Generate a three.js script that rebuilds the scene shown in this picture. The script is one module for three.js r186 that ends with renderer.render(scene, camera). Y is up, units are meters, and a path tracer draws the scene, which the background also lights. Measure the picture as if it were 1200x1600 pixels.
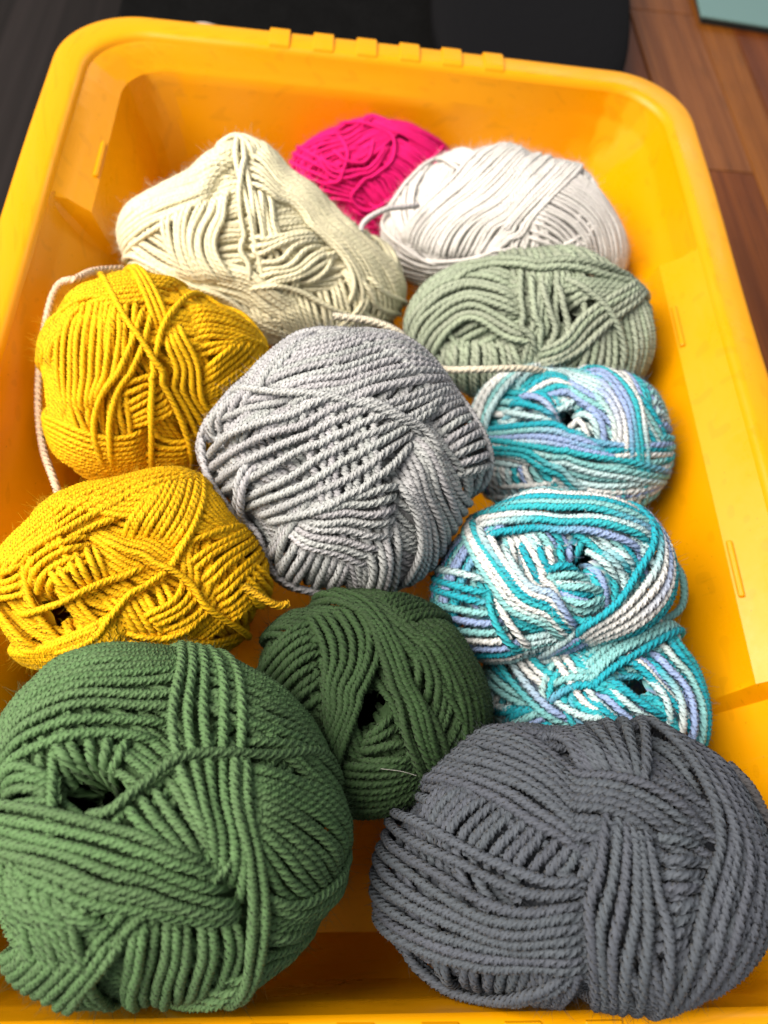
import * as THREE from 'three';
import { RoundedBoxGeometry } from 'three/addons/geometries/RoundedBoxGeometry.js';
import { mergeGeometries, toCreasedNormals } from 'three/addons/utils/BufferGeometryUtils.js';
import { RectAreaLightUniformsLib } from 'three/addons/lights/RectAreaLightUniformsLib.js';

// ---------------------------------------------------------------- camera, light, exposure
const scene = new THREE.Scene();
const camera = new THREE.PerspectiveCamera(68.726, 3 / 4, 0.01, 20);
camera.position.set(-0.0284, 0.3108, 0.1635);
camera.quaternion.set(-0.519855, -0.03161, 0.048439, 0.852294);
camera.focus = 0.205;
camera.userData.fStop = 11;
scene.add(camera);

const renderer = new THREE.WebGLRenderer({ antialias: true });
renderer.toneMapping = THREE.LinearToneMapping;
renderer.toneMappingExposure = 1.16;
renderer.shadowMap.enabled = true;
scene.background = new THREE.Color().setRGB(0.31, 0.31, 0.31);   // dim room light from all round

RectAreaLightUniformsLib.init();
function areaLight(w, h, intensity, color, at, to) {
  const l = new THREE.RectAreaLight(color, intensity, w, h);
  l.position.set(...at); l.lookAt(...to); scene.add(l); return l;
}
areaLight(1.0, 0.9, 12, 0xfff4e6, [-0.78, 1.08, 0.05], [0, 0, 0]);      // ceiling lamp, up and to the left
areaLight(0.9, 0.5, 2.0, 0xe6eeff, [0.75, 1.15, -1.5], [0, 0, 0]);    // far window beyond the tub

// ---------------------------------------------------------------- helpers
function rng(seed) { let a = seed >>> 0; return () => { a = (a + 0x6D2B79F5) >>> 0; let t = Math.imul(a ^ (a >>> 15), 1 | a); t = (t + Math.imul(t ^ (t >>> 7), 61 | t)) ^ t; return ((t ^ (t >>> 14)) >>> 0) / 4294967296; }; }
const taken = {};
function numbered(n) { const k = taken[n] = (taken[n] ?? -1) + 1; return k ? `${n}_${String(k).padStart(3, '0')}` : n; }
function tag(o, label, category, group, kind) { if (label) o.userData.label = label; if (category) o.userData.category = category; if (group) o.userData.group = group; if (kind) o.userData.kind = kind; return o; }
function mesh(name, g, m, parent = scene) { const o = new THREE.Mesh(g, m); o.name = parent === scene ? numbered(name) : name; o.castShadow = o.receiveShadow = true; parent.add(o); return o; }
function group(name, x = 0, y = 0, z = 0) { const o = new THREE.Group(); o.name = numbered(name); o.position.set(x, y, z); scene.add(o); return o; }
const lin = (r, g, b) => new THREE.Color().setRGB(r, g, b);
function hash(x, y, s) { let h = Math.imul(x, 374761393) ^ Math.imul(y, 668265263) ^ Math.imul(s, 1274126177); h = Math.imul(h ^ (h >>> 13), 1274126177); return ((h ^ (h >>> 16)) >>> 0) / 4294967296; }
function vnoise(x, y, px, py, s) {   // tiling value noise
  const x0 = Math.floor(x), y0 = Math.floor(y), fx = x - x0, fy = y - y0, sx = fx * fx * (3 - 2 * fx), sy = fy * fy * (3 - 2 * fy);
  const m = (a, n) => ((a % n) + n) % n, h = (i, j) => hash(m(x0 + i, px), m(y0 + j, py), s);
  return (h(0, 0) * (1 - sx) + h(1, 0) * sx) * (1 - sy) + (h(0, 1) * (1 - sx) + h(1, 1) * sx) * sy;
}
function tex(w, h, f, srgb, rx = 1, ry = 1) {
  const d = new Uint8Array(w * h * 4);
  for (let y = 0; y < h; y++) for (let x = 0; x < w; x++) { const c = f(x / w, y / h), i = (y * w + x) * 4; d[i] = c[0] * 255; d[i + 1] = c[1] * 255; d[i + 2] = c[2] * 255; d[i + 3] = 255; }
  const t = new THREE.DataTexture(d, w, h); t.wrapS = t.wrapT = THREE.RepeatWrapping; t.magFilter = THREE.LinearFilter; t.minFilter = THREE.LinearMipmapLinearFilter; t.generateMipmaps = true;
  if (srgb) t.colorSpace = THREE.SRGBColorSpace; t.repeat.set(rx, ry); t.needsUpdate = true; return t;
}

// ---------------------------------------------------------------- the tub
const RIM = 0.095;
const scuff = tex(512, 512, (u, v) => { const a = vnoise(u * 60, v * 60, 60, 60, 3), b = vnoise(u * 9, v * 9, 9, 9, 4), c = vnoise(u * 220, v * 220, 220, 220, 5); const s1 = vnoise(u * 300, v * 5, 300, 5, 11) > 0.93 ? 0.12 : 0, s2 = vnoise(u * 7, v * 260, 7, 260, 12) > 0.94 ? 0.10 : 0, r = 0.20 + 0.16 * b + 0.06 * a + 0.05 * c + s1 + s2; return [r, r, r]; });
const peel = tex(256, 256, (u, v) => { const a = 0.6 * vnoise(u * 48, v * 48, 48, 48, 7) + 0.4 * vnoise(u * 128, v * 128, 128, 128, 8); return [a, a, a]; });
const wear = tex(1024, 1024, (u, v) => { const x = Math.floor(u * 1024), y = Math.floor(v * 1024), sp = hash(x >> 1, y >> 1, 15) > 0.9996 ? 0.55 : 1, cl = vnoise(u * 14, v * 14, 14, 14, 16), sc = (vnoise(u * 400, v * 9, 400, 9, 17) > 0.955 && cl > 0.55) || (vnoise(u * 11, v * 380, 11, 380, 18) > 0.96 && cl < 0.4) ? 0.90 : 1, sm = vnoise(u * 26, v * 26, 26, 26, 19) > 0.82 ? 0.97 : 1, t = 0.985 * sp * sc * sm; return [t, t * (0.99 + 0.01 * sc), t]; }, true);   // specks and scratches in the plastic
const plastic = new THREE.MeshPhysicalMaterial({ color: lin(0.82, 0.345, 0.0), map: wear, roughness: 1, roughnessMap: scuff, bumpMap: peel, bumpScale: 0.00003, specularIntensity: 0.6 });
const tub = group('storage_tub');
tag(tub, 'open yellow plastic tub with rounded rim, filled with balls of yarn', 'tub');
{
  const HW = 0.1500, HL = 0.2045, R0 = 0.036, NC = 14, NX = 40, NZ = 150;
  // perimeter slots: side, t along the side, or corner angle
  const slots = [];
  const side = (s, n) => { for (let i = 0; i < n; i++) slots.push({ s, t: i / n }); };
  const corner = (c) => { for (let i = 0; i < NC; i++) slots.push({ c, a: i / NC }); };
  side(0, NZ); corner(0); side(1, NX); corner(1); side(2, NZ); corner(2); side(3, NX); corner(3);
  // 0 right (front to back), corner 0 back right, 1 back (right to left), 2 left (back to front), 3 front (left to right)
  function at(k, inX, inZ) {
    const w = HW - inX, l = HL - inZ, r = Math.max(0.014, R0 - 0.5 * (inX + inZ) * 0.62), s = slots[k];
    if (s.s === 0) return [w, l - r - s.t * 2 * (l - r)];
    if (s.s === 1) return [w - r - s.t * 2 * (w - r), -l];
    if (s.s === 2) return [-w, -l + r + s.t * 2 * (l - r)];
    if (s.s === 3) return [-w + r + s.t * 2 * (w - r), l];
    const a = s.a * Math.PI / 2, [cx, cz, a0] = [[w - r, -l + r, 0], [-w + r, -l + r, 1], [-w + r, l - r, 2], [w - r, l - r, 3]][s.c];
    const th = a0 * Math.PI / 2 + a; return [cx + r * Math.cos(th), cz - r * Math.sin(th)];
  }
  const ss = (a, b, x) => { const t = Math.min(1, Math.max(0, (x - a) / (b - a))); return t * t * (3 - 2 * t); };
  const shelfAt = slots.map((s, k) => {
    const [x, z] = at(k, 0.0155, 0.0155);
    if (s.s === 0) return ss(-0.088, -0.0845, z) * (1 - ss(0.100, 0.104, z));
    if (s.s === 2) return 1 - ss(-0.087, -0.0835, z);
    if (s.s === 1) return 1 - 0.9 * ss(0.0, 0.09, x);
    if (s.s === 3) return 1;
    return s.c === 0 ? 0.05 * s.a : s.c === 1 ? 1 : s.c === 2 ? s.a : 1 - s.a;
  });
  const rimP = [[0.0022, -0.0125], [0.0010, -0.0125], [0.0002, -0.0118], [0, -0.0105], [0, -0.0042], [0.0004, -0.0022], [0.0014, -0.0009], [0.0032, -0.0002], [0.0075, 0.0002], [0.0118, 0], [0.0137, -0.0005], [0.0149, -0.0016], [0.0155, -0.0030]];
  const shelf = [[0.0155, -0.0030], [0.0165, -0.0040], [0.0208, -0.0076], [0.0250, -0.0110], [0.0262, -0.0118], [0.0274, -0.0124], [0.0283, -0.0134], [0.0296, -0.0190], [0.0326, -0.0310], [0.0362, -0.0450], [0.0450, -0.1050], [0.0466, -0.1120], [0.0500, -0.1168], [0.0580, -0.1180]];
  const plain = [[0.0155, -0.0030], [0.0158, -0.0052], [0.0165, -0.0085], [0.0175, -0.0120], [0.0183, -0.0140], [0.0192, -0.0160], [0.0205, -0.0185], [0.0232, -0.0235], [0.0288, -0.0330], [0.0350, -0.0450], [0.0450, -0.1050], [0.0466, -0.1120], [0.0500, -0.1168], [0.0580, -0.1180]];
  const under = [[0.0022, -0.0125], [0.0034, -0.0122], [0.0105, -0.0105], [0.0120, -0.0125], [0.0250, -0.0700], [0.0375, -0.1230], [0.0395, -0.1268], [0.0440, -0.1280]];
  function loft(rings, inner) {   // rings: per ring a function of slot -> [inX, inZ, y]
    const pos = [], uv = [], idx = [], n = slots.length; let per = 0;
    for (let j = 0; j < rings.length; j++) {
      per = 0; let prev;
      for (let k = 0; k <= n; k++) { const [ix, iz, y] = rings[j](k % n), [x, z] = at(k % n, ix, iz); if (prev) per += Math.hypot(x - prev[0], z - prev[1]); prev = [x, z]; pos.push(x, RIM + y, z); uv.push(per * 6, (ix + iz - y) * 6); }
    }
    for (let j = 0; j + 1 < rings.length; j++) for (let k = 0; k < n; k++) { const a = j * (n + 1) + k, b = a + 1, c = a + n + 1, d = c + 1; inner ? idx.push(a, b, c, b, d, c) : idx.push(a, c, b, b, c, d); }
    const g = new THREE.BufferGeometry(); g.setAttribute('position', new THREE.Float32BufferAttribute(pos, 3)); g.setAttribute('uv', new THREE.Float32BufferAttribute(uv, 2)); g.setIndex(idx); g.computeVertexNormals();
    const nm = g.attributes.normal, np = n + 1;   // close the seam
    for (let j = 0; j < rings.length; j++) { const a = j * np, b = a + n, v = new THREE.Vector3(nm.getX(a) + nm.getX(b), nm.getY(a) + nm.getY(b), nm.getZ(a) + nm.getZ(b)).normalize(); nm.setXYZ(a, v.x, v.y, v.z); nm.setXYZ(b, v.x, v.y, v.z); }
    return g;
  }
  const zScale = (k, z) => (z < 0 ? 0.42 : 0.12);
  const wob = slots.map((s, k) => 0.00035 * Math.sin(k * 0.11) + 0.00025 * Math.sin(k * 0.043 + 2));
  mesh('rim', loft(rimP.map((p) => (k) => [p[0], p[0], p[1] + wob[k]]), true), plastic, tub);
  const wallRings = shelf.map((p, j) => (k) => {
    const w = shelfAt[k], q = plain[j], x = p[0] * w + q[0] * (1 - w), y = p[1] * w + q[1] * (1 - w), e = x - 0.0155, z = at(k, 0.0155, 0.0155)[1];
    return [x, 0.0155 + e * zScale(k, z), y + (j === 0 ? wob[k] : 0)];
  });
  wallRings.push(() => [0.10, 0.10, -0.1183]);
  mesh('inner_wall', toCreasedNormals(loft(wallRings, true), 0.42), plastic, tub);
  const shellRings = under.map((p) => (k) => [p[0], p[0] * 0.8, p[1]]); shellRings.push(() => [0.10, 0.10, -0.1280]);
  mesh('outer_wall', loft(shellRings, false), plastic, tub);
  const plate = (y) => { const g = new THREE.BoxGeometry(0.102, 0.0006, 0.212); g.translate(0, y, 0); return g; };
  mesh('base', mergeGeometries([plate(RIM - 0.1186), plate(-0.0326)]), plastic, tub);
  const ribShape = new THREE.Shape([[0.0004, -0.0112], [-0.0010, -0.0108], [-0.0010, -0.0040], [-0.0004, -0.0014], [0.0008, 0.0000], [0.0030, 0.0009], [0.0075, 0.0012], [0.0112, 0.0009], [0.0132, 0.0002], [0.0140, -0.0012], [0.0075, -0.0020]].map(([a, b]) => new THREE.Vector2(a, b)));
  const rib = new THREE.ExtrudeGeometry(ribShape, { depth: 0.0088, bevelEnabled: true, bevelSize: 0.0004, bevelThickness: 0.0004, bevelSegments: 2 }); rib.translate(0, 0, -0.0044);
  for (let i = 0; i < 6; i++) for (const s of [-1, 1]) { const o = mesh('grip_rib', rib, plastic, tub); o.position.set(-0.0515 + i * 0.0206, RIM, s * HL); o.rotation.y = s * Math.PI / 2; }
  const tab = new RoundedBoxGeometry(0.0022, 0.0030, 0.0215, 3, 0.0008);
  for (const [x, y, z] of [[0.1232, -0.0122, -0.049], [0.1232, -0.0122, 0.061], [-0.1232, -0.0122, -0.117]]) { const o = mesh('clip_tab', tab, plastic, tub); o.position.set(x, RIM + y, z); o.rotation.z = x > 0 ? 0.6 : -0.6; }
}

// ---------------------------------------------------------------- what stands round it
{
  const grain = tex(512, 512, (u, v) => { const w = 0.02 * vnoise(u * 6, v * 6, 6, 6, 21); const a = vnoise((u + w) * 90, v * 4, 90, 4, 22), b = vnoise((u + w) * 26, v * 2, 26, 2, 23), c = vnoise(u * 256, v * 24, 256, 24, 24); const t = 0.42 + 0.2 * a + 0.28 * b + 0.1 * c; return [0.17 * t, 0.15 * t, 0.15 * t]; }, true, 4, 2);
  const dark = new THREE.MeshPhysicalMaterial({ specularIntensity: 0.3, map: grain, roughness: 0.85 });
  const g = new THREE.BoxGeometry(1.6, 0.03, 2.6); g.translate(-0.628, -0.0482, -0.4);
  tag(mesh('bench_top', g, dark), null, null, null, 'structure');

  const under = new THREE.BoxGeometry(4, 0.02, 4); under.translate(0, -0.0740, -0.4);
  tag(mesh('floor', under, dark), null, null, null, 'structure');

  const blackCloth = tex(256, 256, (u, v) => { const a = vnoise(u * 120, v * 120, 120, 120, 31), b = vnoise(u * 10, v * 10, 10, 10, 32); const t = 0.03 + 0.025 * a + 0.015 * b; return [t, t, t * 1.03]; }, true, 3, 3);
  const blackMat = new THREE.MeshPhysicalMaterial({ map: blackCloth, roughness: 0.9, specularIntensity: 0.1 });
  const cs = group('black_case', 0.0, 0, -0.50);
  cs.rotation.y = 0.02;
  tag(cs, 'flat black case with rounded corners lying behind the yellow tub', 'case');
  const body = new RoundedBoxGeometry(0.33, 0.0528, 0.44, 5, 0.008); body.translate(0, -0.0066, 0);
  mesh('case_body', body, blackMat, cs);
  const lid = new RoundedBoxGeometry(0.324, 0.006, 0.434, 4, 0.0028); lid.translate(0, 0.0226, 0);
  mesh('case_lid', lid, blackMat, cs);

  // charcoal cushion beyond the case, in front of the table
  const cu = new THREE.SphereGeometry(1, 48, 32); { const p = cu.attributes.position; for (let i = 0; i < p.count; i++) { const f = (a) => Math.sign(a) * Math.pow(Math.abs(a), 0.62); p.setXYZ(i, f(p.getX(i)) * 0.15, f(p.getY(i)) * 0.034, f(p.getZ(i)) * 0.19); } cu.computeVertexNormals(); }
  cu.translate(0, 0.034, 0);
  const cushion = group('cushion', 0.110, 0.0257, -0.42); cushion.rotation.y = -0.12;
  tag(cushion, 'charcoal cushion on the black case, beside the wooden table', 'cushion');
  cu.scale(0.45, 0.35, 0.9);
  mesh('cover', cu, new THREE.MeshPhysicalMaterial({ specularIntensity: 0.15, color: lin(0.005, 0.005, 0.006), roughness: 0.8, bumpMap: peel, bumpScale: 0.0003 }), cushion);
  const seam = new THREE.TorusGeometry(1, 0.012, 6, 64); seam.rotateX(Math.PI / 2); seam.scale(0.068, 0.09, 0.171); seam.translate(0, 0.0119, 0);
  mesh('seam', seam, blackMat, cushion);

  // pale cord lying on the case just behind the rim
  const pale = new THREE.MeshStandardMaterial({ color: lin(0.55, 0.46, 0.40), roughness: 0.8 });
  const pc = new THREE.CatmullRomCurve3([[-0.112, 0.0275, -0.309], [-0.104, 0.031, -0.306], [-0.095, 0.029, -0.307], [-0.085, 0.0282, -0.304], [-0.074, 0.028, -0.307]].map((a) => new THREE.Vector3(...a)));
  const cordG = new THREE.TubeGeometry(pc, 40, 0.0026, 10); 
  tag(mesh('cord', cordG, pale), 'short pale cord on the black case behind the tub rim', 'cord');

  // wooden table: boards with their own tones
  const table = group('wooden_table', 0.178, 0, -0.26); table.rotation.y = 0.03;
  tag(table, 'brown wooden table of glued boards beside the tub', 'table');
  const woodTex = (seed, c0, c1) => tex(256, 512, (u, v) => {
    const w = 0.05 * (vnoise(u * 3, v * 3, 3, 3, seed) - 0.5);
    const a = vnoise((u + w) * 22, v * 3, 22, 3, seed + 1), b = vnoise((u + w) * 70, v * 6, 70, 6, seed + 2), c = vnoise(u * 200, v * 40, 200, 40, seed + 3);
    const t = Math.min(1, Math.max(0, 0.5 * a + 0.32 * b + 0.18 * c)), s = vnoise(u * 180, v * 14, 180, 14, seed + 4) > 0.86 ? 0.8 : 1;
    return [0, 1, 2].map((i) => (c0[i] + (c1[i] - c0[i]) * t) * s * 0.80);
  }, true);
  const woodBump = tex(256, 512, (u, v) => { const b = vnoise(u * 90, v * 8, 90, 8, 61) * 0.7 + vnoise(u * 200, v * 40, 200, 40, 62) * 0.3; return [b, b, b]; });
  const wood = [[41, [0.40, 0.19, 0.055], [0.64, 0.35, 0.12]], [51, [0.46, 0.25, 0.11], [0.68, 0.42, 0.21]], [71, [0.50, 0.27, 0.075], [0.72, 0.44, 0.16]], [81, [0.39, 0.18, 0.06], [0.61, 0.33, 0.13]], [91, [0.44, 0.21, 0.07], [0.66, 0.36, 0.14]]]
    .map(([s, a, b]) => new THREE.MeshPhysicalMaterial({ map: woodTex(s, a, b), roughness: 0.5, specularIntensity: 0.4, bumpMap: woodBump, bumpScale: 0.00025 }));
  const cuts = [0, 0.025, 0.078, 0.106, 0.178, 0.215, 0.29, 0.35, 0.43, 0.50, 0.58, 0.66], kinds = [0, 1, 2, 3, 4, 3, 0, 2, 3, 4, 0], r = rng(5);
  for (let i = 0; i + 1 < cuts.length; i++) {
    const w = cuts[i + 1] - cuts[i] - 0.0006, ends = [-0.9, -0.9 + 0.5 + 0.3 * r(), i === 1 ? 0.0 : -0.05 + 0.5 * r(), 1.0];
    for (let j = 0; j < 3; j++) {
      const l = ends[j + 1] - ends[j] - 0.0008, g = new RoundedBoxGeometry(w, 0.03 + (i === 0 ? 0.0006 : 0), l, 2, i === 0 ? 0.003 : 0.0006), p = g.attributes.position, uv = g.attributes.uv, ou = r(), ov = r();
      for (let k = 0; k < p.count; k++) uv.setXY(k, ou + (p.getX(k) + p.getY(k)) / 0.09, ov + p.getZ(k) / 0.5);
      g.translate(cuts[i] + w / 2 + 0.0003, -0.012 + 0.0002 * r(), (ends[j] + ends[j + 1]) / 2);
      mesh('board', g, wood[(kinds[i] + (j === 1 ? 0 : j * 2)) % 5], table);
    }
  }
  for (const [x, z] of [[0.04, 0.92], [0.62, 0.92], [0.04, -0.82], [0.62, -0.82]]) { const g = new RoundedBoxGeometry(0.05, 0.0365, 0.05, 2, 0.002); g.translate(x, -0.0454, z); mesh('leg', g, wood[3], table); }
  const book = group('teal_folder', 0.250, 0.0036, -0.4275); book.rotation.y = -0.06;
  tag(book, 'thin teal folder with a dark edge lying on the wooden table', 'folder');
  const cover = new RoundedBoxGeometry(0.24, 0.0022, 0.30, 3, 0.001); cover.translate(0.12, 0.0052, -0.15);
  mesh('cover', cover, new THREE.MeshPhysicalMaterial({ color: lin(0.13, 0.24, 0.23), roughness: 0.5, bumpMap: peel, bumpScale: 0.0001 }), book);
  const pages = new RoundedBoxGeometry(0.238, 0.0038, 0.298, 2, 0.0006); pages.translate(0.1206, 0.0021, -0.1506);
  mesh('edge', pages, new THREE.MeshStandardMaterial({ color: lin(0.02, 0.03, 0.03), roughness: 0.6 }), book);
}

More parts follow.
